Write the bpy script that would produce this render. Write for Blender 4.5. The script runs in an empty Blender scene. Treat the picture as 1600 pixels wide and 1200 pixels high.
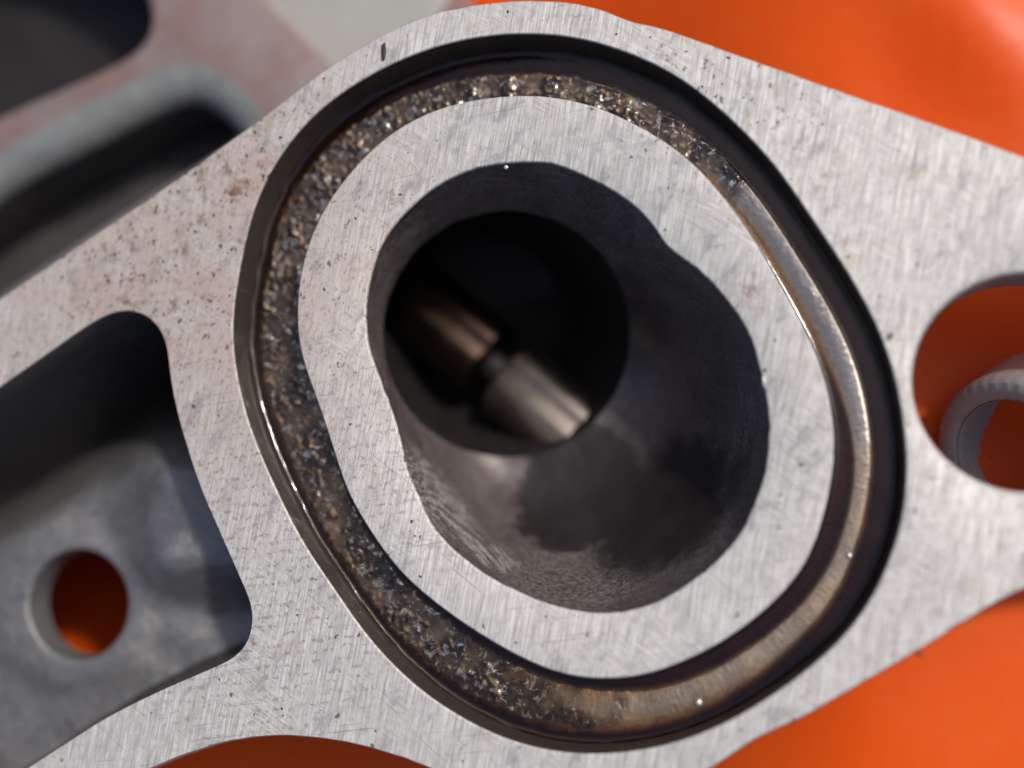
import bpy, bmesh, math, random
import numpy as np
from mathutils import Vector, Matrix, noise
from mathutils.geometry import delaunay_2d_cdt

random.seed(7)
scene = bpy.context.scene
COL = scene.collection
MM = 0.001
ZT = 0.038                      # height of the machined flange face above the lowest part of the sheet (m)

# ------------------------------------------------------------------ camera
CAM = Vector((23.0, -10.0, 117.5))          # mm, in flange coordinates (flange face = z 0)
LENS = 36.0 * CAM.length / 100.0
cam_d = bpy.data.cameras.new("camera")
cam = bpy.data.objects.new("camera", cam_d)
COL.objects.link(cam)
cam.location = CAM * MM + Vector((0, 0, ZT))
_z = CAM.normalized()
_x = Vector((0, 1, 0)).cross(_z).normalized()
QUAT = Matrix((_x, _z.cross(_x), _z)).transposed().to_quaternion()    # photo up = +Y
cam.rotation_euler = QUAT.to_euler()
cam_d.sensor_width = 36.0
cam_d.lens = LENS
cam_d.clip_start = 0.002
cam_d.clip_end = 20.0
cam_d.dof.use_dof = True
cam_d.dof.focus_distance = 0.1225
cam_d.dof.aperture_fstop = 6.0
scene.camera = cam

# ------------------------------------------------------------------ sky and sun
SUN_EL = math.radians(50)
SHX, SHY = -0.80, -0.60                    # ground direction the shadows fall in
SUN_AZ = math.atan2(-SHX, -SHY)             # from +Y towards +X
world = bpy.data.worlds.new("World")
scene.world = world
world.use_nodes = True
wnt = world.node_tree
sky = wnt.nodes.new("ShaderNodeTexSky")
sky.sky_type = 'NISHITA'
sky.sun_disc = False
sky.sun_elevation = SUN_EL
sky.sun_rotation = SUN_AZ
sky.dust_density = 4.5
wnt.links.new(sky.outputs[0], wnt.nodes["Background"].inputs[0])
wnt.nodes["Background"].inputs[1].default_value = 0.135

sun_d = bpy.data.lights.new("sun", 'SUN')
sun_d.energy = 3.3
sun_d.angle = math.radians(4.0)       # hazy sun, soft shadow edges
sun_d.color = (1.0, 0.955, 0.89)
sun = bpy.data.objects.new("sun", sun_d)
COL.objects.link(sun)
sun.location = (0.3, 0.3, 0.6)
ldir = Vector((SHX * math.cos(SUN_EL), SHY * math.cos(SUN_EL), -math.sin(SUN_EL)))
sun.rotation_euler = ldir.to_track_quat('-Z', 'Y').to_euler()

vs = scene.view_settings
vs.view_transform = 'Standard'
vs.look = 'None'
vs.exposure = -0.15
vs.gamma = 1.0
vs.use_curve_mapping = False
scene.render.engine = 'CYCLES'
scene.cycles.max_bounces = 7
scene.cycles.transparent_max_bounces = 12
scene.cycles.sample_clamp_indirect = 6.0

# ------------------------------------------------------------------ helpers: projection and outlines
RM = QUAT.to_matrix()
def at(px, py, d=0.0):
    """point at depth d (mm below the flange face) on the sight line through photo point px,py"""
    k = 36.0 / 1600.0 / LENS
    v = RM @ Vector(((px - 800) * k, (600 - py) * k, -1.0))
    t = (-d - CAM.z) / v.z
    return CAM + v * t

def catmull(pts, n, closed=True, smooth=0):
    P = np.array(pts, float)
    m = len(P)
    out = []
    for i in range(m):
        p0, p1, p2, p3 = P[(i - 1) % m], P[i], P[(i + 1) % m], P[(i + 2) % m]
        for t in np.linspace(0, 1, 14, endpoint=False):
            out.append(0.5 * ((2 * p1) + (-p0 + p2) * t + (2 * p0 - 5 * p1 + 4 * p2 - p3) * t * t
                              + (-p0 + 3 * p1 - 3 * p2 + p3) * t ** 3))
    return resample(np.array(out), n, smooth)

def resample(P, n, smooth=0):
    Q = np.vstack([P, P[:1]])
    s = np.concatenate([[0], np.cumsum(np.linalg.norm(np.diff(Q, axis=0), axis=1))])
    u = np.linspace(0, s[-1], n, endpoint=False)
    R = np.stack([np.interp(u, s, Q[:, k]) for k in range(Q.shape[1])], 1)
    for _ in range(smooth):
        R = 0.25 * np.roll(R, 1, 0) + 0.5 * R + 0.25 * np.roll(R, -1, 0)
    return R

def ccw(P):
    a = np.sum(P[:, 0] * np.roll(P[:, 1], -1) - np.roll(P[:, 0], -1) * P[:, 1])
    return P if a > 0 else P[::-1].copy()

def world_loop(pts, n, smooth=0, d=0.0):
    W = np.array([at(x, y, d)[:2] for x, y in catmull(pts, n * 2)])
    return ccw(resample(W, n, smooth))

def normals(P):
    """outward normals of a counter-clockwise loop"""
    t = np.roll(P, -1, 0) - np.roll(P, 1, 0)
    t /= np.linalg.norm(t, axis=1)[:, None] + 1e-12
    return np.stack([t[:, 1], -t[:, 0]], 1)

def offset(P, o):
    return P + normals(P) * o

def inside(poly, x, y):
    X, Y = poly[:, 0], poly[:, 1]
    X2, Y2 = np.roll(X, -1), np.roll(Y, -1)
    c = ((Y > y) != (Y2 > y)) & (x < (X2 - X) * (y - Y) / (Y2 - Y + 1e-15) + X)
    return bool(np.count_nonzero(c) % 2)

def sstep(a, b, x):
    t = min(1.0, max(0.0, (x - a) / (b - a)))
    return t * t * (3 - 2 * t)

class Geo:
    """collects vertices (mm) and faces, becomes one mesh object"""
    def __init__(self):
        self.v, self.f, self.m = [], [], []
    def add(self, verts, faces, mi=0):
        b = len(self.v)
        self.v += [tuple(p) for p in verts]
        self.f += [tuple(i + b for i in f) for f in faces]
        self.m += [mi] * len(faces)
    def ring_strip(self, rings, closed=True, mi=0, flip=False):
        n = len(rings[0])
        vs_ = [p for r in rings for p in r]
        fs = []
        for k in range(len(rings) - 1):
            for i in range(n if closed else n - 1):
                j = (i + 1) % n
                q = (k * n + i, k * n + j, (k + 1) * n + j, (k + 1) * n + i)
                fs.append(q[::-1] if flip else q)
        self.add(vs_, fs, mi)
    def wall(self, loop, profile, sign, mi=0):
        """profile = [(offset into the opening, z)]; sign -1 for a hole's loop, +1 for an outline"""
        rings = []
        for o, z in profile:
            L = offset(loop, sign * o)
            rings.append([(p[0], p[1], z) for p in L])
        self.ring_strip(rings, True, mi, flip=(sign > 0))
    def face(self, outer, holes, z=0.0, mi=0, up=True, extra=None, zfun=None):
        pts, edges = [], []
        for L in [outer] + holes:
            b = len(pts)
            pts += [Vector((p[0], p[1])) for p in L]
            edges += [(b + i, b + (i + 1) % len(L)) for i in range(len(L))]
        if extra is not None:
            pts += [Vector(p) for p in extra]
        V, E, F, *_ = delaunay_2d_cdt(pts, edges, [], 0, 1e-6)
        fs = []
        for f in F:
            cx = sum(V[i].x for i in f) / len(f)
            cy = sum(V[i].y for i in f) / len(f)
            if inside(outer, cx, cy) and not any(inside(h, cx, cy) for h in holes):
                a, b_, c = V[f[0]], V[f[1]], V[f[2]]
                s = (b_ - a).cross(c - a)
                fs.append(tuple(f) if (s > 0) == up else tuple(f[::-1]))
        self.add([(p.x, p.y, zfun(p.x, p.y) if zfun else z) for p in V], fs, mi)
    def build(self, name, mats, parent=None, smooth=True, angle=35, weld=True, origin=(0, 0, 0)):
        me = bpy.data.meshes.new(name)
        o = Vector(origin)
        me.from_pydata([(Vector(p) - o) * MM for p in self.v], [], self.f)
        for mt in (mats if isinstance(mats, (list, tuple)) else [mats]):
            me.materials.append(mt)
        me.polygons.foreach_set("material_index", self.m)
        if weld:
            bm = bmesh.new(); bm.from_mesh(me)
            bmesh.ops.remove_doubles(bm, verts=bm.verts, dist=2e-7)
            loose = [v for v in bm.verts if not v.link_faces]
            bmesh.ops.delete(bm, geom=loose, context='VERTS')
            bm.to_mesh(me); bm.free()
        if smooth:
            me.polygons.foreach_set("use_smooth", [True] * len(me.polygons))
            me.set_sharp_from_angle(angle=math.radians(angle))
        me.update()
        ob = bpy.data.objects.new(name, me)
        COL.objects.link(ob)
        ob.location = o * MM
        if parent is None:
            ob.location += Vector((0, 0, ZT))
        else:
            ob.parent = parent
        return ob

def thing(name, label, cat, group=None):
    o = bpy.data.objects.new(name, None)
    COL.objects.link(o)
    o.location = (0, 0, ZT)
    o.empty_display_size = 0.01
    tag(o, label, cat, group)
    return o

def tag(o, label, cat, group=None):
    o["label"] = label
    o["category"] = cat
    if group:
        o["group"] = group
    return o

# ------------------------------------------------------------------ helpers: materials
class Mat:
    def __init__(self, name):
        self.m = bpy.data.materials.new(name)
        self.m.use_nodes = True
        self.t = self.m.node_tree
        self.p = self.t.nodes["Principled BSDF"]
        self.out = self.t.nodes["Material Output"]
        tc = self.t.nodes.new("ShaderNodeTexCoord")
        self.co = self.vm('SCALE', tc.outputs["Object"], s=1000.0)     # millimetres
    def n(self, kind, **kw):
        nd = self.t.nodes.new(kind)
        for k, v in kw.items():
            setattr(nd, k, v)
        return nd
    def put(self, sock, val):
        if isinstance(val, bpy.types.NodeSocket):
            self.t.links.new(val, sock)
        elif isinstance(val, (tuple, list)) and len(val) == 3 and sock.type == 'RGBA':
            sock.default_value = (*val, 1.0)
        else:
            sock.default_value = val
    def set(self, **kw):
        for k, v in kw.items():
            self.put(self.p.inputs[k.replace('_', ' ')], v)
    def vm(self, op, a, b=None, s=None):
        nd = self.n("ShaderNodeVectorMath", operation=op)
        self.put(nd.inputs[0], a)
        if b is not None: self.put(nd.inputs[1], b)
        if s is not None: self.put(nd.inputs["Scale"], s)
        return nd.outputs["Value"] if op in ('LENGTH', 'DISTANCE', 'DOT_PRODUCT') else nd.outputs[0]
    def map(self, vec, rot=0.0, scale=(1, 1, 1), loc=(0, 0, 0)):
        a = self.n("ShaderNodeMapping")
        self.put(a.inputs[0], vec)
        a.inputs["Location"].default_value = loc
        a.inputs["Rotation"].default_value = (0, 0, math.radians(rot))
        b = self.vm('MULTIPLY', a.outputs[0], scale)
        return b
    def noise(self, vec, scale, detail=3.0, rough=0.55, dist=0.0):
        nd = self.n("ShaderNodeTexNoise")
        self.put(nd.inputs["Vector"], vec)
        nd.inputs["Scale"].default_value = scale
        nd.inputs["Detail"].default_value = detail
        nd.inputs["Roughness"].default_value = rough
        nd.inputs["Distortion"].default_value = dist
        return nd.outputs["Fac"]
    def vor(self, vec, scale, feature='F1', rnd=1.0):
        nd = self.n("ShaderNodeTexVoronoi", feature=feature)
        self.put(nd.inputs["Vector"], vec)
        nd.inputs["Scale"].default_value = scale
        nd.inputs["Randomness"].default_value = rnd
        return nd
    def ramp(self, fac, a, b, lo=0.0, hi=1.0):
        nd = self.n("ShaderNodeMapRange", interpolation_type='SMOOTHSTEP')
        self.put(nd.inputs["Value"], fac)
        nd.inputs["From Min"].default_value = a
        nd.inputs["From Max"].default_value = b
        nd.inputs["To Min"].default_value = lo
        nd.inputs["To Max"].default_value = hi
        return nd.outputs[0]
    def math(self, op, a, b=0.0, c=None, clamp=False):
        nd = self.n("ShaderNodeMath", operation=op, use_clamp=clamp)
        self.put(nd.inputs[0], a); self.put(nd.inputs[1], b)
        if c is not None: self.put(nd.inputs[2], c)
        return nd.outputs[0]
    def mul(self, a, b): return self.math('MULTIPLY', a, b)
    def add(self, a, b): return self.math('ADD', a, b)
    def mix(self, fac, a, b, mode='MIX'):
        nd = self.n("ShaderNodeMix", data_type='RGBA', blend_type=mode)
        self.put(nd.inputs[0], fac); self.put(nd.inputs[6], a); self.put(nd.inputs[7], b)
        return nd.outputs[2]
    def bump(self, h, strength=0.5, dist=0.05, normal=None):
        nd = self.n("ShaderNodeBump")
        nd.inputs["Strength"].default_value = strength
        nd.inputs["Distance"].default_value = dist * MM
        self.put(nd.inputs["Height"], h)
        if normal is not None: self.put(nd.inputs["Normal"], normal)
        return nd.outputs[0]
    def spot(self, px, py, r0, r1, d=0.0, wob=0.0):
        """soft round mask (1 in the middle) about a place on the part, edge broken by noise"""
        c = at(px, py, d)
        v = self.vm('DISTANCE', self.co, (c.x, c.y, c.z))
        if wob:
            if not hasattr(self, 'wn'):
                self.wn = self.add(self.noise(self.co, 0.45, 4), -0.5)
            v = self.add(v, self.mul(self.wn, wob))
        return self.ramp(v, r0, r1, 1.0, 0.0)
    def attr(self, name):
        nd = self.n("ShaderNodeAttribute", attribute_name=name)
        return nd.outputs["Fac"]

def machined_aluminium():
    M = Mat("machined_aluminium")
    co = M.co
    st = M.map(co, 10, (5.5, 0.20, 1))
    s1 = M.noise(st, 1.0, 3, 0.65)
    sx = M.noise(M.map(co, -58, (4.5, 0.35, 1), (8, 3, 0)), 1.0, 3, 0.65)        # crossing strokes
    s1 = M.add(s1, M.mul(M.ramp(M.noise(co, 0.10, 3), 0.49, 0.66, 0.0, 0.8), M.math('SUBTRACT', sx, s1)))                         # fine milling streaks
    st2 = M.map(co, 17, (2.4, 0.16, 1), (3, 7, 0))
    s2 = M.noise(st2, 1.0, 3, 0.6)
    blot = M.noise(co, 0.16, 3, 0.6)
    blot2 = M.noise(co, 0.9, 4, 0.68, 0.4)
    # chatter rows: short cross dents left by the mill
    rows = M.n("ShaderNodeTexWave", wave_type='BANDS', bands_direction='Y', wave_profile='SIN')
    M.put(rows.inputs["Vector"], M.map(co, -9))
    rows.inputs["Scale"].default_value = 0.31
    rows.inputs["Distortion"].default_value = 4.5
    rows.inputs["Detail"].default_value = 2.0
    rows.inputs["Detail Scale"].default_value = 1.6
    rdash = M.ramp(M.noise(M.map(co, -9, (1.7, 0.7, 1)), 1.0, 3, 0.6), 0.47, 0.60)
    rmask = M.math('MAXIMUM', M.spot(400, 930, 9, 24, 0, 8), M.mul(M.spot(620, 760, 4, 15, 0, 6), 0.9))
    chatter = M.mul(M.mul(M.ramp(rows.outputs["Fac"], 0.62, 0.95), rdash), rmask)
    # pits, more of them towards the upper left and along the upper right edge
    wcol = M.n('ShaderNodeTexNoise'); M.put(wcol.inputs['Vector'], co); wcol.inputs['Scale'].default_value = 1.6
    cow = M.vm('ADD', co, M.vm('SCALE', wcol.outputs['Color'], s=0.9))
    pv = M.vor(M.map(cow, 20, (1.0, 0.7, 1)), 0.75)
    psz = M.ramp(M.noise(co, 0.35, 3), 0.44, 0.74, 0.03, 0.21)
    pit = M.math('LESS_THAN', pv.outputs["Distance"], psz)
    pv2 = M.vor(M.map(cow, 14, (1.3, 0.6, 1)), 1.7)
    pmask = M.math('MAXIMUM', M.spot(280, 330, 8, 28, 0, 12), M.mul(M.spot(1130, 150, 3, 14, 0, 9), 0.75))
    pit2 = M.mul(M.math('LESS_THAN', pv2.outputs["Distance"], M.ramp(M.noise(co, 0.8, 3), 0.42, 0.66, 0.0, 0.36)), pmask)
    pits = M.math('MAXIMUM', M.mul(pit, 0.85), pit2)
    # scratches
    sc = M.ramp(M.noise(M.map(co, -52, (7.0, 0.10, 1), (1, 2, 0)), 1.0, 1.5), 0.67, 0.71)
    sc2 = M.ramp(M.noise(M.map(co, -8, (0.09, 6.5, 1), (5, 1, 0)), 1.0, 1.5), 0.68, 0.71)
    scr = M.math('MAXIMUM', sc, sc2)
    # colour
    c = M.mix(M.ramp(s1, 0.28, 0.72), (0.265, 0.254, 0.245), (0.62, 0.606, 0.592))
    c = M.mix(M.ramp(s2, 0.35, 0.7, 0.0, 0.35), c, (0.64, 0.632, 0.622))
    c = M.mix(M.ramp(blot2, 0.46, 0.66, 0.0, 0.5), c, (0.34, 0.32, 0.31))
    warm = M.mul(M.spot(260, 400, 6, 38, 0, 20), M.ramp(blot, 0.30, 0.65, 0.35, 0.95))
    c = M.mix(M.mul(warm, 0.9), c, (0.40, 0.315, 0.275))
    br = M.ramp(M.noise(co, 0.5, 6, 0.7), 0.50, 0.66)
    brm = M.math('MAXIMUM', M.spot(215, 440, 2.5, 11, 0, 6), M.spot(350, 280, 2, 11, 0, 7))
    brm = M.math('MAXIMUM', brm, M.mul(M.spot(1160, 460, 0.5, 4.5, 0, 4), 0.7))
    brm = M.math('MAXIMUM', brm, M.mul(M.spot(600, 310, 0.5, 4.0, 0, 3), 0.6))
    brm = M.math('MAXIMUM', brm, M.mul(M.spot(1290, 290, 0.5, 5.0, 0, 4), 0.45))
    brm = M.math('MAXIMUM', brm, M.mul(M.spot(880, 30, 0.5, 5.0, 0, 4), 0.5))
    brm = M.math('MAXIMUM', brm, M.mul(M.spot(390, 1000, 0.3, 2.6, 0, 3), 0.9))
    c = M.mix(M.mul(br, M.mul(brm, 0.95)), c, (0.17, 0.095, 0.058))
    gm = M.ramp(M.noise(M.vm('ADD', co, (11, 3, 0)), 0.42, 5, 0.65), 0.50, 0.66)
    gmm = M.math('MAXIMUM', M.spot(740, 228, 1, 6, 0, 4), M.spot(1160, 190, 1, 6, 0, 5))
    gmm = M.math('MAXIMUM', gmm, M.mul(M.spot(940, 240, 1, 5, 0, 4), 0.8))
    gmm = M.math('MAXIMUM', gmm, M.mul(M.spot(1040, 1000, 1, 12, 0, 6), 0.45))
    gmm = M.math('MAXIMUM', gmm, M.mul(M.spot(310, 690, 1, 6, 0, 4), 0.5))
    gmm = M.math('MAXIMUM', gmm, M.mul(M.spot(1060, 290, 2, 11, 0, 5), 0.8))
    gmm = M.math('MAXIMUM', gmm, M.mul(M.spot(540, 620, 2, 10, 0, 5), 0.5))
    c = M.mix(M.mul(gm, M.mul(gmm, 0.75)), c, (0.27, 0.275, 0.29))
    c = M.mix(M.mul(chatter, 0.5), c, (0.19, 0.145, 0.13))
    sm_ = M.ramp(M.noise(M.map(co, 35, (0.5, 0.22, 1), (3, 9, 0)), 1.0, 5, 0.7), 0.53, 0.68, 0.0, 0.65)
    c = M.mix(sm_, c, (0.24, 0.232, 0.235))
    yl = M.ramp(M.noise(M.vm('ADD', co, (50, 20, 0)), 0.2, 5, 0.7), 0.58, 0.70, 0.0, 0.4)
    c = M.mix(yl, c, (0.42, 0.33, 0.23))
    c = M.mix(M.mul(scr, 0.6), c, (0.18, 0.165, 0.165))
    fine = M.mul(M.ramp(M.noise(M.map(co, 30, (2.6, 1.3, 1), (4, 4, 0)), 1.0, 3, 0.7), 0.56, 0.66), M.spot(280, 480, 12, 52, 0, 25))
    c = M.mix(M.mul(fine, 0.75), c, (0.19, 0.135, 0.11))
    c = M.mix(pits, c, (0.06, 0.045, 0.04))
    h = M.add(M.mul(s1, 0.7), M.mul(s2, 0.4))
    h = M.add(h, M.mul(blot2, 0.5))
    h = M.math('SUBTRACT', h, M.mul(chatter, 0.8))
    h = M.math('SUBTRACT', h, M.mul(pits, 1.6))
    h = M.math('SUBTRACT', h, M.mul(scr, 0.5))
    M.set(Base_Color=c, Metallic=M.mul(M.math('SUBTRACT', 1.0, pits), 0.30),
          Specular_IOR_Level=0.3, Roughness=M.ramp(s1, 0.2, 0.8, 0.66, 0.52), Normal=M.bump(h, 0.55, 0.05))
    return M.m

def cast_metal(name, lo, hi, rough=0.6, metal=0.3, grain=1.2, bump=0.6, tint=None):
    M = Mat(name)
    a = M.noise(M.co, 0.22, 5, 0.6)
    b = M.noise(M.co, grain, 5, 0.7)
    c = M.mix(M.add(M.mul(a, 0.5), M.mul(b, 0.5)), lo, hi)
    if tint:
        c = M.mix(M.ramp(M.noise(M.vm('ADD', M.co, (31, 5, 2)), 0.12, 4, 0.6), 0.40, 0.62, 0.0, 0.85), c, tint)
    sp = M.ramp(M.vor(M.co, grain * 1.3).outputs["Distance"], 0.05, 0.25, 1.0, 0.0)
    sp = M.mul(sp, M.ramp(M.noise(M.co, 0.5, 3), 0.5, 0.65))
    c = M.mix(M.mul(sp, 0.6), c, (lo[0] * .5, lo[1] * .5, lo[2] * .5))
    M.set(Base_Color=c, Metallic=metal, Roughness=M.ramp(b, 0.3, 0.7, rough - 0.08, rough + 0.12),
          Normal=M.bump(M.add(M.mul(a, 2.0), b), bump, 0.18))
    return M.m

def bore_metal():
    M = Mat("sooted_bore_metal")
    co = M.co
    a = M.noise(co, 0.25, 5, 0.6)
    b = M.noise(co, 2.2, 5, 0.7)
    c = M.mix(a, (0.075, 0.060, 0.060), (0.19, 0.162, 0.162))
    # scraped bare metal with drag marks on the lower left wall
    sw = M.noise(M.map(co, 42, (0.11, 4.2, 0.5)), 1.0, 4, 0.7)
    sm = M.math('MAXIMUM', M.spot(690, 770, 4.0, 7.5, 6, 3.0), M.spot(770, 845, 3.0, 4.8, 6, 3.0))
    c = M.mix(M.mul(sm, M.ramp(sw, 0.40, 0.60, 0.0, 1.0)), c, (0.40, 0.38, 0.36))
    sm2 = M.mul(M.spot(1165, 650, 2, 8, 4, 4), M.ramp(M.noise(M.map(co, 5, (2.5, .2, .5)), 1.0, 4), 0.35, 0.65))
    c = M.mix(M.mul(sm2, 0.6), c, (0.26, 0.26, 0.25))
    # sandy greenish band on the floor of the lower lobe
    gr = M.spot(890, 890, 4, 9, 6, 7)
    c = M.mix(M.mul(gr, M.ramp(b, 0.42, 0.60, 0.1, 0.95)), c, (0.19, 0.182, 0.16))
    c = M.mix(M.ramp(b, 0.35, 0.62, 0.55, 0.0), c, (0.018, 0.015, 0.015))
    # soot patch, widened to paint shade on the floor and towards the throat
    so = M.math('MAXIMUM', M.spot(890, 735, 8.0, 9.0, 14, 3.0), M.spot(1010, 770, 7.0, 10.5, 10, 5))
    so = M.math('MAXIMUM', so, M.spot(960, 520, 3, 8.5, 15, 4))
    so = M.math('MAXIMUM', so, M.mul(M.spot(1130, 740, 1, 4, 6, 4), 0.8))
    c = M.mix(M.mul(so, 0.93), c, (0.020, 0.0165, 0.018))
    sp = M.mul(M.math('LESS_THAN', M.vor(co, 1.0).outputs["Distance"], 0.15), M.ramp(M.noise(co, 0.4), 0.5, 0.6))
    c = M.mix(M.mul(sp, 0.7), c, (0.02, 0.017, 0.015))
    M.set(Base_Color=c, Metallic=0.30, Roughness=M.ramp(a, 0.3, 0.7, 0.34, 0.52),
          Normal=M.bump(M.add(M.mul(b, M.add(0.35, gr)), M.mul(sw, M.mul(sm, 0.8))), 0.6, 0.14))
    return M.m

def groove_wall_metal():
    M = Mat("oiled_groove_wall")
    b = M.noise(M.map(M.co, 0, (1, 1, 4)), 0.8, 4, 0.6)
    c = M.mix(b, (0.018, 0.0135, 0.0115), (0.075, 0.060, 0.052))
    M.set(Base_Color=c, Metallic=0.35, Roughness=0.42, Normal=M.bump(b, 0.3, 0.06))
    return M.m

def grit_material():
    M = Mat("oily_grit_floor")
    g = M.attr("grit")
    rip = M.attr("ripple")
    co = M.co
    n1 = M.noise(co, 1.1, 5, 0.65)
    n2 = M.noise(M.vm('ADD', co, (9, 4, 2)), 2.6, 4, 0.7)
    metal = M.mix(n2, (0.66, 0.62, 0.56), (0.93, 0.91, 0.87))
    metal = M.mix(M.ramp(n1, 0.54, 0.68, 0.0, 0.45), metal, (0.45, 0.30, 0.17))
    dirt = M.mix(M.ramp(n1, 0.35, 0.62), (0.040, 0.027, 0.019), (0.17, 0.122, 0.082))
    dirt = M.mix(M.ramp(n2, 0.60, 0.68, 0.0, 0.8), dirt, (0.34, 0.22, 0.11))
    n3 = M.noise(M.vm('ADD', co, (2, 14, 5)), 1.0, 4, 0.75, 0.6)
    glint = M.mul(M.mul(M.ramp(n3, 0.555, 0.58), rip), 0.9)                       # pale metal flecks standing in for sky glints on the wet film
    dirt = M.mix(glint, dirt, (0.86, 0.86, 0.86))
    c = M.mix(g, metal, dirt)
    c = M.mix(M.math('SUBTRACT', 1.0, rip), c, (0.05, 0.03, 0.018))  # darkens the oil troughs, painting in the walls' shadow strips too
    M.set(Base_Color=c, Metallic=M.add(M.mul(M.math('SUBTRACT', 1.0, g), M.mul(rip, 0.55)), M.mul(glint, g)),
          Roughness=M.ramp(n3, 0.55, 0.60, 0.36, 0.20),
          Coat_Weight=0.0, Coat_Roughness=0.10, Coat_IOR=1.55,
          Normal=M.bump(M.add(n2, M.mul(n1, 0.6)), 0.35, 0.10))
    return M.m

def oil_material():
    M = Mat("brown_oil")
    t = M.t
    t.nodes.remove(M.p)
    tr = M.n("ShaderNodeBsdfTransparent")
    gl = M.n("ShaderNodeBsdfGlossy")
    gl.inputs["Roughness"].default_value = 0.08
    fr = M.n("ShaderNodeFresnel")
    fr.inputs["IOR"].default_value = 1.6
    nb = M.bump(M.noise(M.co, 1.6, 3), 0.12, 0.12)
    M.put(gl.inputs["Normal"], nb); M.put(fr.inputs["Normal"], nb)
    mx = M.n("ShaderNodeMixShader")
    M.put(mx.inputs[0], fr.outputs[0])
    t.links.new(tr.outputs[0], mx.inputs[1])
    t.links.new(gl.outputs[0], mx.inputs[2])
    t.links.new(mx.outputs[0], M.out.inputs["Surface"])
    ab = M.n("ShaderNodeVolumeAbsorption")
    ab.inputs["Color"].default_value = (0.92, 0.62, 0.16, 1)
    ab.inputs["Density"].default_value = 2300.0
    t.links.new(ab.outputs[0], M.out.inputs["Volume"])
    return M.m

def plain(name, col, rough=0.5, metal=0.0, var=0.25, scale=0.6, bump=0.3, coat=0.0, spec=None):
    M = Mat(name)
    a = M.noise(M.co, scale, 5, 0.6)
    c = M.mix(a, tuple(x * (1 - var) for x in col), tuple(min(1, x * (1 + var)) for x in col))
    M.set(Base_Color=c, Roughness=M.ramp(a, 0.3, 0.7, rough * 0.85, min(1, rough * 1.15)), Metallic=metal,
          Normal=M.bump(a, bump, 0.1), Coat_Weight=coat)
    if spec is not None:
        M.set(Specular_IOR_Level=spec)
    return M.m

def orange_plastic():
    M = Mat("orange_plastic")
    co = M.co
    a = M.noise(co, 0.05, 4, 0.6)
    b = M.noise(co, 1.4, 4, 0.6)
    c = M.mix(a, (0.56, 0.056, 0.001), (0.64, 0.080, 0.002))
    d = M.mul(M.math('LESS_THAN', M.vor(co, 0.36).outputs["Distance"], M.ramp(M.noise(co, 0.3, 3), 0.4, 0.7, 0.0, 0.16)), M.spot(1520, 560, 10, 22, 20, 8))
    c = M.mix(M.mul(d, 0.8), c, (0.12, 0.02, 0.008))
    c = M.mix(M.ramp(M.noise(co, 0.09, 6, 0.7), 0.45, 0.75, 0.0, 0.10), c, (0.60, 0.20, 0.07))
    M.set(Specular_IOR_Level=0.2, Base_Color=c, Roughness=M.ramp(a, 0.3, 0.7, 0.38, 0.52), Normal=M.bump(M.add(b, M.mul(a, 4)), 0.25, 0.06))
    return M.m

ALU = machined_aluminium()
CAST = cast_metal("cast_aluminium_side", (0.16, 0.15, 0.145), (0.42, 0.41, 0.40), 0.5, 0.4)
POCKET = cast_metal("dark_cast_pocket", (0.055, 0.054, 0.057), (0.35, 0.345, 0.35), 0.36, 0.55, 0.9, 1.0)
BORE = bore_metal()
GWALL = groove_wall_metal()
GRIT = grit_material()
OIL = oil_material()
ORANGE = orange_plastic()
HOUSING = cast_metal("red_tinged_cast_housing", (0.13, 0.105, 0.10), (0.28, 0.225, 0.215), 0.55, 0.25, 0.7, 0.5, (0.20, 0.125, 0.115))  # red tint paints the orange sheet's bounce into the cast metal
POCKETSHADE = cast_metal("pocket_shade_metal", (0.022, 0.0195, 0.0205), (0.085, 0.076, 0.077), 0.55, 0.3, 0.5, 0.6)  # darker copy of the cast metal, paints shade into the pockets
RIB = cast_metal("rim_lit_grey_cast", (0.10, 0.105, 0.10), (0.33, 0.34, 0.335), 0.45, 0.35, 0.9, 0.9)  # paler copy for the rounded rim, paints in the light it catches
PALE = cast_metal("pale_grey_metal", (0.24, 0.245, 0.23), (0.36, 0.36, 0.335), 0.55, 0.15, 0.4, 0.3)
STEEL = plain("polished_steel", (0.22, 0.19, 0.165), 0.46, 1.0, 0.1, 0.4, 0.15)
SHADED_STEEL = plain("shaded_steel", (0.040, 0.026, 0.020), 0.42, 1.0, 0.3, 0.4, 0.15)  # darker copy of the steel, paints shade on the upper left section
GREY = plain("grey_plastic", (0.23, 0.23, 0.24), 0.45, 0.0, 0.10, 0.5, 0.15)
DIRT = plain("dark_dirt", (0.035, 0.022, 0.016), 0.7, 0.0, 0.4, 3.0, 0.3)
DEEP_SHADE = plain("deep_shade_black", (0.010, 0.0075, 0.008), 0.6, 0.0, 0.4, 0.8, 0.4)  # near black, paints deep shade into throat, shaft gap and housing pocket
CHIP = plain("aluminium_chip", (0.70, 0.69, 0.67), 0.35, 0.7, 0.1, 2.0, 0.3)

# ------------------------------------------------------------------ the sheet everything lies on
def sheet_h(X, Y):
    """height (mm, flange coordinates) of the orange sheet"""
    h = -37.5 + 18.5 * sstep(-14, 36, X)
    h += 0.9 * noise.noise(Vector((X * 0.021 + 3, Y * 0.024, 0.3))) + 0.35 * noise.noise(Vector((X * 0.06, Y * 0.06, 2.3)))
    # a soft crease running across the upper right
    u = (X - 48) * 0.86 + (Y - 38) * 0.50
    h += 2.6 * math.exp(-(u / 7.0) ** 2) * sstep(18, 40, Y)
    u = (X - 76) * 0.80 + (Y - 44) * 0.60
    h += 2.2 * math.exp(-(u / 8.0) ** 2) * sstep(18, 40, Y)
    return h

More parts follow.
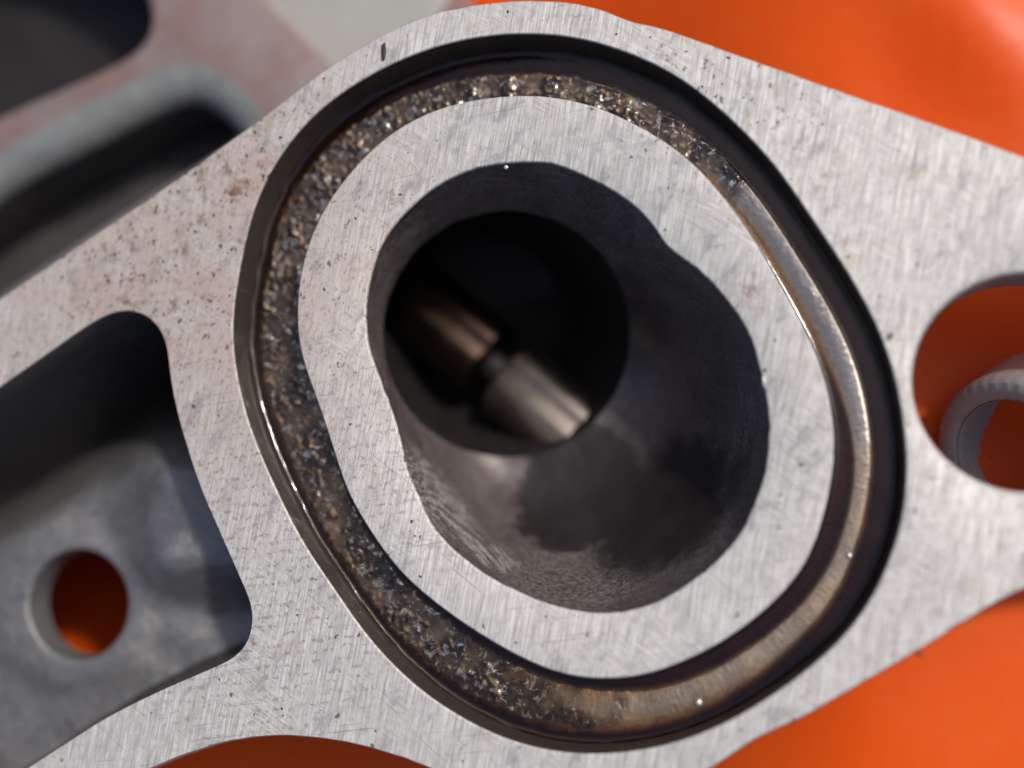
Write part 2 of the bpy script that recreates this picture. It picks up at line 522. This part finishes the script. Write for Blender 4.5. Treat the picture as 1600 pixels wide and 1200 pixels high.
g = Geo()
n = 150
xs = [-190 + 400 * i / n for i in range(n + 1)]
ys = [-190 + 380 * i / n for i in range(n + 1)]
g.add([(x, y, sheet_h(x, y)) for y in ys for x in xs],
      [(j * (n + 1) + i, j * (n + 1) + i + 1, (j + 1) * (n + 1) + i + 1, (j + 1) * (n + 1) + i) for j in range(n) for i in range(n)])
o = g.build("ground_sheet", ORANGE, weld=False, angle=80)
o["kind"] = "structure"
o["label"] = "bright orange plastic sheet under the metal parts"

# ------------------------------------------------------------------ the manifold
OUT = [(-330, 700), (-150, 568), (0, 468), (130, 380), (250, 300), (350, 228), (420, 178), (500, 116), (560, 77), (630, 40), (700, 16),
       (780, 4), (850, 2), (915, 9), (960, 24), (988, 37), (1015, 40), (1060, 54), (1200, 104), (1330, 150), (1470, 199), (1600, 247),
       (1665, 268), (1740, 272), (1890, 230), (2080, 300), (2190, 480), (2170, 680), (2030, 790), (1830, 822), (1600, 917), (1512, 965), (1453, 1002), (1355, 1060),  # ear runs out of view, flared to shade the bolt hole
       (1250, 1120), (1180, 1152), (1113, 1197), (1040, 1240), (950, 1272), (860, 1275), (790, 1252), (720, 1219), (660, 1194), (600, 1173),
       (530, 1156), (450, 1148), (380, 1153), (310, 1170), (235, 1200), (150, 1245), (0, 1335), (-150, 1410), (-300, 1440), (-390, 1380),
       (-420, 1200), (-420, 900), (-400, 780)]
G_OUT = [(817, 49), (905, 56), (975, 77), (1045, 107), (1092, 140), (1145, 185), (1215, 259), (1267, 336), (1310, 398), (1348, 460),
         (1383, 530), (1404, 600), (1416, 670), (1421, 740), (1415, 800), (1404, 845), (1383, 902), (1348, 965), (1302, 1016), (1236, 1070),
         (1145, 1128), (1075, 1158), (1010, 1175), (940, 1182), (880, 1180), (820, 1168), (760, 1146), (695, 1109), (642, 1070), (572, 997),
         (520, 920), (473, 853), (433, 773), (393, 683), (372, 610), (361, 547), (360, 495), (371, 425), (390, 335), (410, 285), (442, 230),
         (485, 180), (535, 140), (610, 97), (680, 70), (745, 55)]
G_IN = [(817, 150), (870, 154), (940, 171), (1010, 206), (1050, 231), (1085, 259), (1127, 308), (1162, 353), (1201, 418), (1250, 505),
        (1278, 565), (1295, 628), (1302, 687), (1299, 740), (1285, 800), (1271, 850), (1243, 902), (1197, 948), (1145, 990), (1092, 1020),
        (1040, 1043), (1010, 1053), (940, 1060), (870, 1050), (800, 1018), (730, 976), (677, 937), (635, 902), (600, 860), (572, 815),
        (546, 775), (527, 715), (507, 652), (488, 600), (472, 558), (465, 512), (468, 442), (478, 395), (490, 362), (514, 315), (555, 262),
        (607, 212), (667, 178), (730, 159)]
PORT = [(828, 250), (873, 255), (922, 276), (975, 305), (1017, 343), (1045, 384), (1065, 398), (1092, 418), (1127, 453), (1159, 495),
        (1180, 537), (1194, 593), (1204, 642), (1203, 705), (1194, 757), (1180, 790), (1162, 832), (1120, 881), (1075, 916), (1040, 938),
        (1010, 951), (957, 961), (915, 960), (852, 946), (800, 923), (765, 906), (730, 881), (695, 850), (667, 815), (653, 780), (635, 740),
        (618, 670), (600, 617), (583, 572), (572, 537), (569, 477), (580, 416), (600, 368), (635, 326), (677, 290), (730, 264), (772, 254)]
POCK = [(-250, 790), (-120, 690), (0, 604), (80, 548), (150, 500), (190, 485), (225, 490), (250, 513), (262, 545), (268, 595), (282, 660), (310, 750),
        (340, 822), (370, 890), (391, 940), (395, 972), (386, 1005), (365, 1028), (330, 1045), (250, 1080), (170, 1120), (100, 1164),
        (40, 1203), (-50, 1262), (-160, 1315), (-260, 1300), (-310, 1200), (-320, 950)]
outline = world_loop(OUT, 420, 2)
gout = world_loop(G_OUT, 500, 70)
gin = world_loop(G_IN, 460, 70)
port = world_loop(PORT, 440, 14)
pock = world_loop(POCK, 300, 3)
hc = at(1605, 597); he = at(1419, 597); hr = (hc - he).length
bolt = np.array([(hc.x + hr * math.cos(a), hc.y + hr * math.sin(a)) for a in np.linspace(0, 2 * math.pi, 120, endpoint=False)])
# nicks along the machined rims
def nick(L, amp, f, seed):
    N = normals(L)
    return np.array([p + nn * amp * (abs(noise.noise(Vector((p[0] * f, p[1] * f, seed)))) ** 2 * 3
                     + 0.35 * noise.noise(Vector((p[0] * f * 3, p[1] * f * 3, seed + 4)))) for p, nn in zip(L, N)])
outline = nick(outline, -0.07, 0.9, 1.1)
port = nick(port, 0.05, 0.8, 5.1)
THICK = 6.5

manifold = thing("intake_manifold", "grey cast aluminium manifold flange with an oval port, oily seal groove and bolt hole", "manifold")

g = Geo()
g.face(outline, [gout, pock, bolt], 0.0)
g.wall(outline, [(0, 0), (0.06, -0.05), (0.14, -0.2), (0.3, -1.2), (0.05, -THICK)], 1, 1)
g.face(offset(outline, 0.05), [offset(gout, -1.1), offset(pock, -0.15), offset(bolt, -0.5)], -THICK, 1, up=False)
g.wall(bolt, [(0, 0), (0.28, -0.10), (0.42, -0.35), (0.46, -1.0), (0.5, -THICK)], -1, 1)
flange = g.build("flange_plate", [ALU, CAST], manifold)

# unseen skirt below the plate, added to darken the sheet under the left
lim = at(640, 600).x
sk = offset(outline, -2.0)
seg = [p for p in np.roll(sk, -int(np.argmax(sk[:, 0])), axis=0) if p[0] < lim]
g = Geo()
g.ring_strip([[(p[0] + dx, p[1], z) for p in seg] for dx, z in ((0, -THICK + 0.2), (0.3, -20), (0.6, -36.5))], closed=False)
g.ring_strip([[(p[0] * .965 + dx, p[1] * .965, z) for p in seg] for dx, z in ((0, -THICK + 0.2), (0.3, -20), (0.6, -36.5))], closed=False, flip=True)
g.build("shade_skirt", CAST, manifold, weld=False, angle=60)

g = Geo()
g.face(gin, [port], 0.0)
g.wall(port, [(0, 0), (0.05, -0.015), (0.13, -0.07), (0.19, -0.2), (0.2, -0.4)], -1, 0)
rim = g.build("port_rim", ALU, manifold)

# ---- seal groove: matched stations on the two rims
No = 1500
O = resample(gout, No)
I_f = resample(gin, 6000)
Ii = [int(np.argmin(np.sum((I_f - p) ** 2, 1))) for p in O]
Ii = np.unwrap(np.array(Ii) * 2 * math.pi / 6000) * 6000 / (2 * math.pi)
for _ in range(60):
    e = Ii[-1] - Ii[0] + (Ii[1] - Ii[0])
    ext = np.concatenate([[Ii[-1] - 6000 * np.sign(Ii[-1] - Ii[0])], Ii, [Ii[0] + 6000 * np.sign(Ii[-1] - Ii[0])]])
    Ii = 0.25 * ext[:-2] + 0.5 * ext[1:-1] + 0.25 * ext[2:]
I = np.stack([np.interp(Ii % 6000, np.arange(6001), np.append(I_f[:, k], I_f[0, k])) for k in (0, 1)], 1)
U = I - O
Wd = np.linalg.norm(U, axis=1)
U /= Wd[:, None]
GD = 4.0
def grings(prof):
    return [[(O[i][0] + U[i][0] * f(Wd[i]), O[i][1] + U[i][1] * f(Wd[i]), z) for i in range(No)] for f, z in prof]
g = Geo()
g.ring_strip(grings([(lambda w: 0, 0), (lambda w: .05, -.02), (lambda w: .11, -.09), (lambda w: .14, -.22)]), mi=0)
g.ring_strip(grings([(lambda w: .14, -.22), (lambda w: .22, -1.2), (lambda w: .36, -3.3), (lambda w: .5, -3.9), (lambda w: 1.0, -4.9), (lambda w: 2.4, -5.6)]), mi=1)
g.ring_strip(grings([(lambda w: w - 1.2, -5.2), (lambda w: w - .55, -4.5), (lambda w: w - .36, -3.8), (lambda w: w - .2, -.40)]), mi=1)
g.ring_strip(grings([(lambda w: w - .2, -.40), (lambda w: w - .14, -.13), (lambda w: w - .06, -.03), (lambda w: w, 0)]), mi=0)
groove = g.build("seal_groove", [ALU, GWALL], manifold, angle=50)

# floor with packed grit (left, top) turning to rippled bare metal (right)
C_PX = (890, 615)
def project(x, y, z):
    v = RM.transposed() @ (Vector((x, y, z)) - CAM)
    k = 36.0 / 1600.0 / LENS
    return 800 + v.x / -v.z / k, 600 - v.y / -v.z / k
def grit_amount(x, y):
    px, py = project(x, y, -GD)
    a = math.degrees(math.atan2(C_PX[1] - py, px - C_PX[0])) % 360          # 0 right, 90 top
    # full between the upper right corner and the bottom, counter-clockwise
    k = sstep(35, 68, a) * (1 - sstep(238, 300, a))
    return k, a
M_ = 48
rows, gritv, ripv, keep = [], [], [], []
def trough(a):
    """share of the floor width, next to the outer wall, that lies lower and stands full of oil"""
    k = sstep(-75, -20, (a + 180) % 360 - 180) * (1 - sstep(95, 150, (a + 180) % 360 - 180))
    b_ = (a - 90) % 360
    k2 = sstep(82, 125, b_) * (1 - sstep(255, 292, b_)) 
    k3 = sstep(15, -20, (a + 180) % 360 - 180) * sstep(-95, -60, (a + 180) % 360 - 180)
    return 0.12 + 0.26 * k, 0.05 + 0.12 * k2 + 0.13 * k3  # inner trough doubles as the inner wall's shadow line
for k in range(M_ + 1):
    t = k / M_
    r = []
    for i in range(No):
        w = Wd[i]
        s = 0.45 + (w - 0.45 - 0.40) * t
        x, y = O[i][0] + U[i][0] * s, O[i][1] + U[i][1] * s
        ga, ang = keep[i] if k else grit_amount(x, y)
        if not k: keep.append((ga, ang))
        wx, wy = 0.55 * noise.noise(Vector((x * 1.1, y * 1.1, 21))), 0.55 * noise.noise(Vector((x * 1.1, y * 1.1, 33)))
        n1 = noise.noise(Vector(((x + wx) * 1.5, (y + wy) * 1.5, 1.7)))
        n2 = noise.noise(Vector((x * 2.8, y * 2.8, 7.7)))
        n0 = noise.noise(Vector((x * 0.45, y * 0.45, 4.7)))
        tr, ti = trough(ang)
        e = sstep(tr - 0.10 + 0.05 * n1 * ga, tr + 0.07 + 0.05 * n1 * ga, t)             # 0 in the trough, 1 on the floor
        e *= 1 - sstep(1 - ti - 0.05 + 0.06 * n1 * ga, 1 - ti + 0.06 + 0.06 * n1 * ga, t)
        z = -GD - 0.95 * (1 - e) + (1 - ga) * 0.27 * (1 - ((t - 0.5) / 0.3) ** 2) * e
        lump = max(0.0, n1 - 0.05 + 0.7 * n0)
        z += e * ga * (0.20 * lump + 0.06 * max(0, n2) + 0.10 * n0)
        rp = math.sin(i * 2 * math.pi / No * 330 + 2.2 * n0 + 3 * t)
        z += (1 - ga) * (0.006 * rp * (0.2 + abs(n0) * 2) + 0.05 * max(0, n1 - 0.15) + 0.015 * n2)
        r.append((x, y, z))
        gritv.append(min(1, max(0, sstep(0.25, 0.7, ga + 0.35 * n0) * (1.0 + 0.5 * n0 + 0.2 * n1) + (1 - e) * 0.6)))
        ripv.append(e)
    rows.append(r)
g = Geo()
g.ring_strip(rows)
floor = g.build("groove_floor", GRIT, groove, weld=False, angle=180)
for nm, arr in (("grit", gritv), ("ripple", ripv)):
    at_ = floor.data.attributes.new(nm, 'FLOAT', 'POINT')
    at_.data.foreach_set("value", arr)

# oil standing in the groove, deepest towards the lower right
def oil_t(x, y):
    px, py = project(x, y, -GD)
    u = ((px - 890) * 0.62 + (py - 615) * 0.78) / 520
    return 0.09 + 0.29 * sstep(0.30, 0.85, u)
base = [oil_t(O[i][0] + U[i][0] * 3, O[i][1] + U[i][1] * 3) for i in range(No)]
rings = []
for k in range(M_ + 1):
    r = []
    for i in range(No):
        x, y, zf = rows[k][i]
        w = Wd[i]
        ga = keep[i][0]
        so = (0.45 + (w - 0.85) * k / M_)
        dw, di = so - 0.42, w - so - 0.40                                 # distance from the two walls
        men = 0.42 * (math.exp(-dw / 0.16) * (0.8 + 0.5 * noise.noise(Vector((x * .5, y * .5, 3)))) + 0.7 * math.exp(-di / 0.14))
        lev = -GD + base[i] + 0.03 * noise.noise(Vector((x * .3, y * .3, 8)))
        q = noise.noise(Vector((x * 1.3 + 0.5 * noise.noise(Vector((x, y, 41))), y * 1.3, 11.0))); q2 = noise.noise(Vector((x * 2.6, y * 2.6, 5.0)))
        film = zf + 0.02 + ga * (0.02 + 0.20 * max(0, q - 0.12) + 0.09 * max(0, q2 - 0.10))
        h = film - lev
        top = lev + (0.5 * (h + math.sqrt(h * h + 0.004)))                 # soft maximum: film clings to the grit
        r.append((x, y, top + men))
    rings.append(r)
for k in (M_, 0):
    rings.append([(x, y, -GD - 1.4) for x, y, z in rows[k]])
rings.append(rings[0])
g = Geo()
g.ring_strip(rings)
oil = g.build("oil_pool", OIL, None, angle=60)
tag(oil, "dark brown oil pooled in the oval seal groove", "oil")
oil["kind"] = "stuff"

# ---- port bore: upper left lobe runs deep, lower right lobe is a shallow scoop
pc = np.array([880.0, 620.0])
PX = np.array([project(p[0], p[1], 0.0) for p in offset(port, -0.2)])
cdeep = np.array([792.0, 522.0]); rdeep = 193.0
rings = []
dirs = PX - pc
ang = np.arctan2(dirs[:, 1], dirs[:, 0])
Q = cdeep + rdeep * np.stack([np.cos(ang), np.sin(ang)], 1)
K = 34
lowr = np.array([sstep(-0.25, 0.85, d[0] / np.hypot(*d) * 0.62 + d[1] / np.hypot(*d) * 0.78) for d in dirs])
for k in range(K + 1):
    t = k / K
    r = []
    for i in range(len(PX)):
        wl = lowr[i]
        # depth along the wall: straight on the upper left, bowl on the lower right
        d = 0.4 + (9.5 * t) * (1 - wl) + wl * (19.5 * (math.sin(t * math.pi / 2) ** 1.15))
        tt = t * (1 - wl) + wl * (t ** 1.25)
        q = PX[i] * (1 - tt) + Q[i] * tt
        p = at(q[0], q[1], d)
        rr = 0.10 * noise.noise(p * 0.35) + 0.05 * noise.noise(p * 1.3)
        r.append((p.x + rr * dirs[i][0] / 300 * min(1, t * 6), p.y - rr * dirs[i][1] / 300 * min(1, t * 6), p.z + rr * wl * min(1, t * 6)))
    rings.append(r)
last = rings[-1]
cx = sum(p[0] for p in last) / len(last); cy = sum(p[1] for p in last) / len(last)
for f, dz, sh in [(1.0, -0.8, -.4), (1.0, -3.0, -1.8), (0.98, -7, -4.0), (0.95, -12, -7)]:
    rings.append([(cx + (p[0] - cx) * f + sh, cy + (p[1] - cy) * f - sh * 0.8, max(-33.5, (p[2] + dz))) for p in last])
b = rings[-1]
bx = sum(p[0] for p in b) / len(b); by = sum(p[1] for p in b) / len(b)
rings.append([(bx + (p[0] - bx) * 0.75, by + (p[1] - by) * 0.75, -34.0) for p in b])
rings.append([(bx + (p[0] - bx) * 0.02, by + (p[1] - by) * 0.02, -34.5) for p in b])
g = Geo()
g.ring_strip(rings[:K + 1], flip=False)
bore = g.build("port_bore", BORE, manifold, weld=False, angle=55)
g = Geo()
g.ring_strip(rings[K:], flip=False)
g.build("throat", DEEP_SHADE, bore, weld=False, angle=55)
# outside of the runner under the flange
g = Geo()
o_r = []
for off, shx, z in ((3.6, 0, -5.5), (3.4, -2, -14), (3.0, -6, -26), (1.0, -8, -34.5), (-4, -8.5, -36.6)):
    L = resample(offset(port, off), 160, 4)
    o_r.append([(p[0] + shx, p[1] - shx * 0.8, z) for p in L])
mx = np.mean([p[:2] for p in o_r[-1]], 0)
o_r.append([(mx[0] + (p[0] - mx[0]) * .02, mx[1] + (p[1] - mx[1]) * .02, -36.8) for p in o_r[-1]])
g.ring_strip(o_r, flip=True)
g.build("runner", CAST, manifold, weld=False, angle=55)

# ---- side pocket with a drilled floor
def pocket_depth(x, y):
    px, py = project(x, y, -14)
    u = (px - 0) * 0.51 + (py - 850) * 0.86            # distance below the slanting line (photo units)
    u2 = (px - 60) * 0.0
    d = 12.5 + 20 * sstep(20, -150, u)
    d -= 1.8 * math.exp(-(((px - 125) / 150) ** 2 + ((py - 945) / 130) ** 2))
    d += 0.35 * noise.noise(Vector((x * .22, y * .22, 1))) + 0.12 * noise.noise(Vector((x * .9, y * .9, 4)))
    rh = math.hypot(px - 123, py - 944)
    d -= 5.0 * sstep(170, 320, px) * sstep(650, 760, py) * (1 - sstep(860, 960, py))
    d += (11.0 - d) * sstep(150, 95, rh)
    return -d
fl = offset(pock, -1.8)
hp = at(123, 944, 11.2); hp2 = at(205, 944, 11.2); hrad = (hp2 - hp).length
hole = np.array([(hp.x + hrad * math.cos(a), hp.y + hrad * math.sin(a)) for a in np.linspace(0, 2 * math.pi, 72, endpoint=False)])
extra = []
x0, y0 = fl.min(0); x1, y1 = fl.max(0)
for x in np.arange(x0, x1, 0.8):
    for y in np.arange(y0, y1, 0.8):
        if inside(fl, x, y) and math.hypot(x - hp.x, y - hp.y) > hrad + 0.4 and np.min(np.sum((fl - (x, y)) ** 2, 1)) > 0.3:
            extra.append((x + random.uniform(-.15, .15), y + random.uniform(-.15, .15)))
g = Geo()
rr_ = [[(p[0], p[1], 0.0) for p in pock]]
for o_, f in ((0.05, None), (0.14, None), (0.3, 0.12), (0.5, .42), (0.68, .66), (0.9, .84), (1.25, .95), (1.8, 1.0)):
    L = offset(pock, -o_)
    rr_.append([(L[i][0], L[i][1], (-0.04 if o_ == .05 else -0.2) if f is None else pocket_depth(*fl[i]) * f) for i in range(len(L))])
g.ring_strip(rr_)
pocket = g.build("pocket_wall", POCKETSHADE, manifold, angle=50)
g = Geo()
g.face(fl, [hole], extra=extra, zfun=pocket_depth)
hz = [pocket_depth(*p) for p in hole]
for_r = []
for o_, dz in ((0, 0), (0.2, -0.08), (0.3, -0.3), (0.32, -4.2)):
    L = offset(hole, -o_)
    for_r.append([(L[i][0], L[i][1], hz[i] + dz) for i in range(len(L))])
g.ring_strip(for_r)
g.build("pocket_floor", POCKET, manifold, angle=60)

# ------------------------------------------------------------------ polished shaft deep in the port
shaft = thing("valve_shaft", "polished steel shaft with a dark joint, deep inside the port", "shaft")
def cyl_along(a, b, r, name, mat, parent, n=48, cap=0.6, flute=0.0):
    a, b = Vector(a), Vector(b)
    d = (b - a).normalized()
    toc = Vector((0.25, 0.1, 1.0)); toc = (toc - d * toc.dot(d)).normalized()
    u = d.orthogonal().normalized(); v = d.cross(u)
    L = (b - a).length
    rings = []
    for s, k in [(0, 0.02), (0, (r - cap) / r), (cap * .35, (r - cap * .3) / r), (cap, 1), (L - cap, 1), (L - cap * .35, (r - cap * .3) / r), (L, (r - cap) / r), (L, 0.02)]:
        rings.append([a + d * s + (u * math.cos(t) + v * math.sin(t)) * r * k * (1 - flute * math.exp(-(((u * math.cos(t) + v * math.sin(t)).angle(toc) - 0.0) / 0.22) ** 2)) for t in np.linspace(0, 2 * math.pi, n, endpoint=False)])
    g = Geo()
    g.ring_strip(rings, flip=True)
    return g.build(name, mat, parent, angle=40)
A = at(600, 430, 28.5); B = at(768, 568, 27.0); C = at(794, 590, 26.8); D = at(965, 735, 25.2)
cyl_along(A, B, 5.0, "shaft_section", SHADED_STEEL, shaft, flute=0.13)
cyl_along(C, D, 5.0, "shaft_section", STEEL, shaft, flute=0.13)
cyl_along(B - (C - B).normalized() * 1.5, C + (C - B).normalized() * 1.5, 2.0, "joint", DEEP_SHADE, shaft)

# ------------------------------------------------------------------ housing in the upper left, below the flange
HD = 17.0
housing = thing("cast_housing", "blurred reddish grey cast housing with two dark pockets behind the flange", "housing")
HOUT = [(-420, 800), (-420, 100), (-300, -200), (150, -260), (310, -100), (400, 0), (455, 52), (512, 108), (545, 150), (540, 195), (400, 282), (200, 410), (0, 545), (-150, 650), (-330, 790)]
HP1 = [(-330, 330), (-160, 268), (0, 192), (110, 143), (190, 105), (232, 72), (246, 30), (235, -15), (180, -80), (60, -140), (-150, -140), (-330, 0)]
HP2 = [(-330, 420), (-160, 350), (0, 236), (110, 178), (200, 130), (268, 103), (305, 99), (345, 112), (388, 146), (418, 185), (425, 215), (380, 256), (200, 372), (0, 508), (-150, 612), (-300, 700), (-370, 660), (-370, 500)]
ho = world_loop(HOUT, 220, 2, HD); h1 = world_loop(HP1, 160, 3, HD); h2 = world_loop(HP2, 160, 3, HD)
g = Geo()
def rz(z): return -HD + z
g.face(ho, [h1, h2], -HD)
g.wall(ho, [(0, -HD), (.3, rz(-.12)), (.5, rz(-.5)), (.6, rz(-12))], 1)
g.build("housing_face", HOUSING, housing, angle=50)
for L, prof_, dep in ((h1, [(0, 0), (.5, -.15), (.9, -.6), (1.1, -1.4), (1.8, -13)], 12.0),
                      (h2, [(0, 0), (1.4, -.10), (2.6, -.5), (3.6, -1.3), (4.2, -2.6), (4.5, -13)], 12.0)):
    g = Geo()
    g.wall(L, [(o_, rz(z)) for o_, z in prof_[:-1]], -1, 0)
    g.wall(L, [(o_, rz(z)) for o_, z in prof_[-2:]], -1, 1)
    g2 = offset(L, -prof_[-1][0])
    w = g.build("pocket_wall", [RIB if L is h2 else HOUSING, POCKETSHADE], housing, angle=60)
    g = Geo()
    ex = [(x, y) for x in np.arange(g2[:, 0].min(), g2[:, 0].max(), 2.0) for y in np.arange(g2[:, 1].min(), g2[:, 1].max(), 2.0)
          if inside(g2, x, y) and np.min(np.sum((g2 - (x, y)) ** 2, 1)) > 1.0]
    g.face(g2, [], extra=ex, zfun=lambda x, y: rz(-13) + 0.25 * noise.noise(Vector((x * .2, y * .2, 1))))
    g.build("pocket_floor", DEEP_SHADE if L is h1 else POCKETSHADE, housing, angle=60)

# ------------------------------------------------------------------ pale block beyond the housing
def rounded_block(loop_px, d, depth, name, mat, n=160):
    L = world_loop(loop_px, n, 3, d)
    g = Geo()
    g.face(offset(L, -1.6), [], -d)
    g.wall(offset(L, -1.6), [(0, -d), (.7, -d - .12), (1.2, -d - .5), (1.5, -d - 1.1), (1.6, -d - 2), (1.75, -d - depth)], 1)
    return g.build(name, mat, None, angle=60)
blk = rounded_block([(330, -150), (560, -170), (700, -120), (712, -40), (690, 20), (640, 80), (560, 170), (470, 190), (400, 120), (350, 0)], 25.5, 9.0, "grey_block", PALE)
tag(blk, "pale grey metal block between the reddish housing and the orange sheet", "metal block")

# ------------------------------------------------------------------ grey threaded ring under the bolt hole
ring = thing("threaded_ring", "grey plastic ring with inner ribs lying under the bolt hole", "ring")
axis = Vector((-0.66, -0.42, 0.62)).normalized()
RC = at(1594, 736, 11.6) - axis * 3.0
u = axis.orthogonal().normalized(); v = axis.cross(u)
def rpt(r, h, t):
    r = r + (0.05 * math.cos(44 * t) if 7.5 < r < 9.5 else 0.0)
    return RC + axis * h + (u * math.cos(t) + v * math.sin(t)) * r
th = np.linspace(0, 2 * math.pi, 264, endpoint=False)
g = Geo()
g.ring_strip([[rpt(r, h, t) for t in th] for r, h in ((7.4, 2.4), (7.6, 2.75), (8.3, 3.0), (9.3, 2.7), (9.75, 2.0), (9.8, -4.6), (9.3, -5.0), (7.4, -4.6))], flip=True)
g.build("ring_body", GREY, ring, angle=40)
hs = np.linspace(-4.6, 2.4, 64)
g = Geo()
g.ring_strip([[rpt(7.4 - 0.26 * sstep(-4.6, -3.0, h) * (0.5 + 0.5 * math.cos(2 * math.pi * (h / 0.9))), h, t) for t in th] for h in hs])
g.build("inner_thread", GREY, ring, angle=70)

# ------------------------------------------------------------------ small loose things on the face
def crumb(name, px, py, sx, sy, sz, rot, mat, label, cat, seed, d=0.0, group=None):
    bm = bmesh.new()
    bmesh.ops.create_icosphere(bm, subdivisions=2, radius=1.0)
    for vtx in bm.verts:
        k = 1 + 0.35 * noise.noise(vtx.co * 1.7 + Vector((seed, 0, 0)))
        vtx.co = Vector((vtx.co.x * sx * k, vtx.co.y * sy * k, vtx.co.z * sz * k)) * MM
    me = bpy.data.meshes.new(name)
    bm.to_mesh(me); bm.free()
    me.materials.append(mat)
    me.polygons.foreach_set("use_smooth", [True] * len(me.polygons))
    o = bpy.data.objects.new(name, me)
    COL.objects.link(o)
    p = at(px, py, d)
    o.location = (p.x * MM, p.y * MM, p.z * MM + ZT + sz * 0.55 * MM)
    o.rotation_euler = (0, 0, math.radians(rot))
    tag(o, label, cat, group)
    return o
crumb("dirt_sliver", 600, 81, 0.27, 0.98, 0.2, -2, DIRT, "dark brown sliver stuck across the rim above the groove", "dirt", 3)
crumb("metal_chip", 791, 262, 0.26, 0.22, 0.2, 20, CHIP, "tiny bright metal chip on the top edge of the port", "chip", 8, 0.1)
crumb("metal_chip", 1194, 597, 0.22, 0.75, 0.16, 8, CHIP, "thin bright burr on the right edge of the port", "burr", 4, 0.25)
crumb("dirt_crumb", 1436, 1021, 0.28, 0.2, 0.2, 10, DIRT, "black crumb on the lower right edge of the flange", "dirt", 5, 0.0)
crumb("dirt_crumb", 1241, 1126, 0.2, 0.16, 0.15, 30, DIRT, "black crumb on the bottom edge of the flange below the groove", "dirt", 6, 0.0)
crumb("grit_grain", 1092, 1097, 0.38, 0.42, 0.35, 0, CHIP, "wet grit grain in the oil at the bottom of the groove", "grit", 7, 3.9)
crumb("grit_grain", 1327, 868, 0.3, 0.3, 0.26, 0, CHIP, "small bubble like grain in the oil at the right of the groove", "grit", 9, 3.8)

# specks of dirt strewn over the machined face
g = Geo()
cnt = 0
while cnt < 170:
    px = random.uniform(0, 1600); py = random.uniform(0, 1200)
    wgt = 0.10 + 0.9 * math.exp(-(((px - 300) / 260) ** 2 + ((py - 300) / 200) ** 2)) + 0.4 * math.exp(-(((px - 1150) / 200) ** 2 + ((py - 150) / 90) ** 2))
    if random.random() > wgt: continue
    p = at(px, py)
    ok = (inside(outline, p.x, p.y) and not inside(gout, p.x, p.y) and not inside(pock, p.x, p.y) and not inside(bolt, p.x, p.y)) \
        or (inside(gin, p.x, p.y) and not inside(port, p.x, p.y))
    if not ok: continue
    cnt += 1
    r = 0.04 + 0.11 * random.random() ** 3
    a0 = random.random() * 6.28; el = random.uniform(1, 2.0)
    ns = 7
    ring_ = []
    for k in range(ns):
        t = 2 * math.pi * k / ns
        q = r * random.uniform(0.7, 1.2)
        xx, yy = q * el * math.cos(t), q * math.sin(t)
        ring_.append((p.x + xx * math.cos(a0) - yy * math.sin(a0), p.y + xx * math.sin(a0) + yy * math.cos(a0), 0.002))
    g.add(ring_ + [(p.x, p.y, r * 0.55)], [(k, (k + 1) % ns, ns) for k in range(ns)])
sp = g.build("dirt_specks", DIRT, None, angle=80)
sp["kind"] = "stuff"
tag(sp, "fine dark dirt specks strewn over the machined flange face", "dirt")
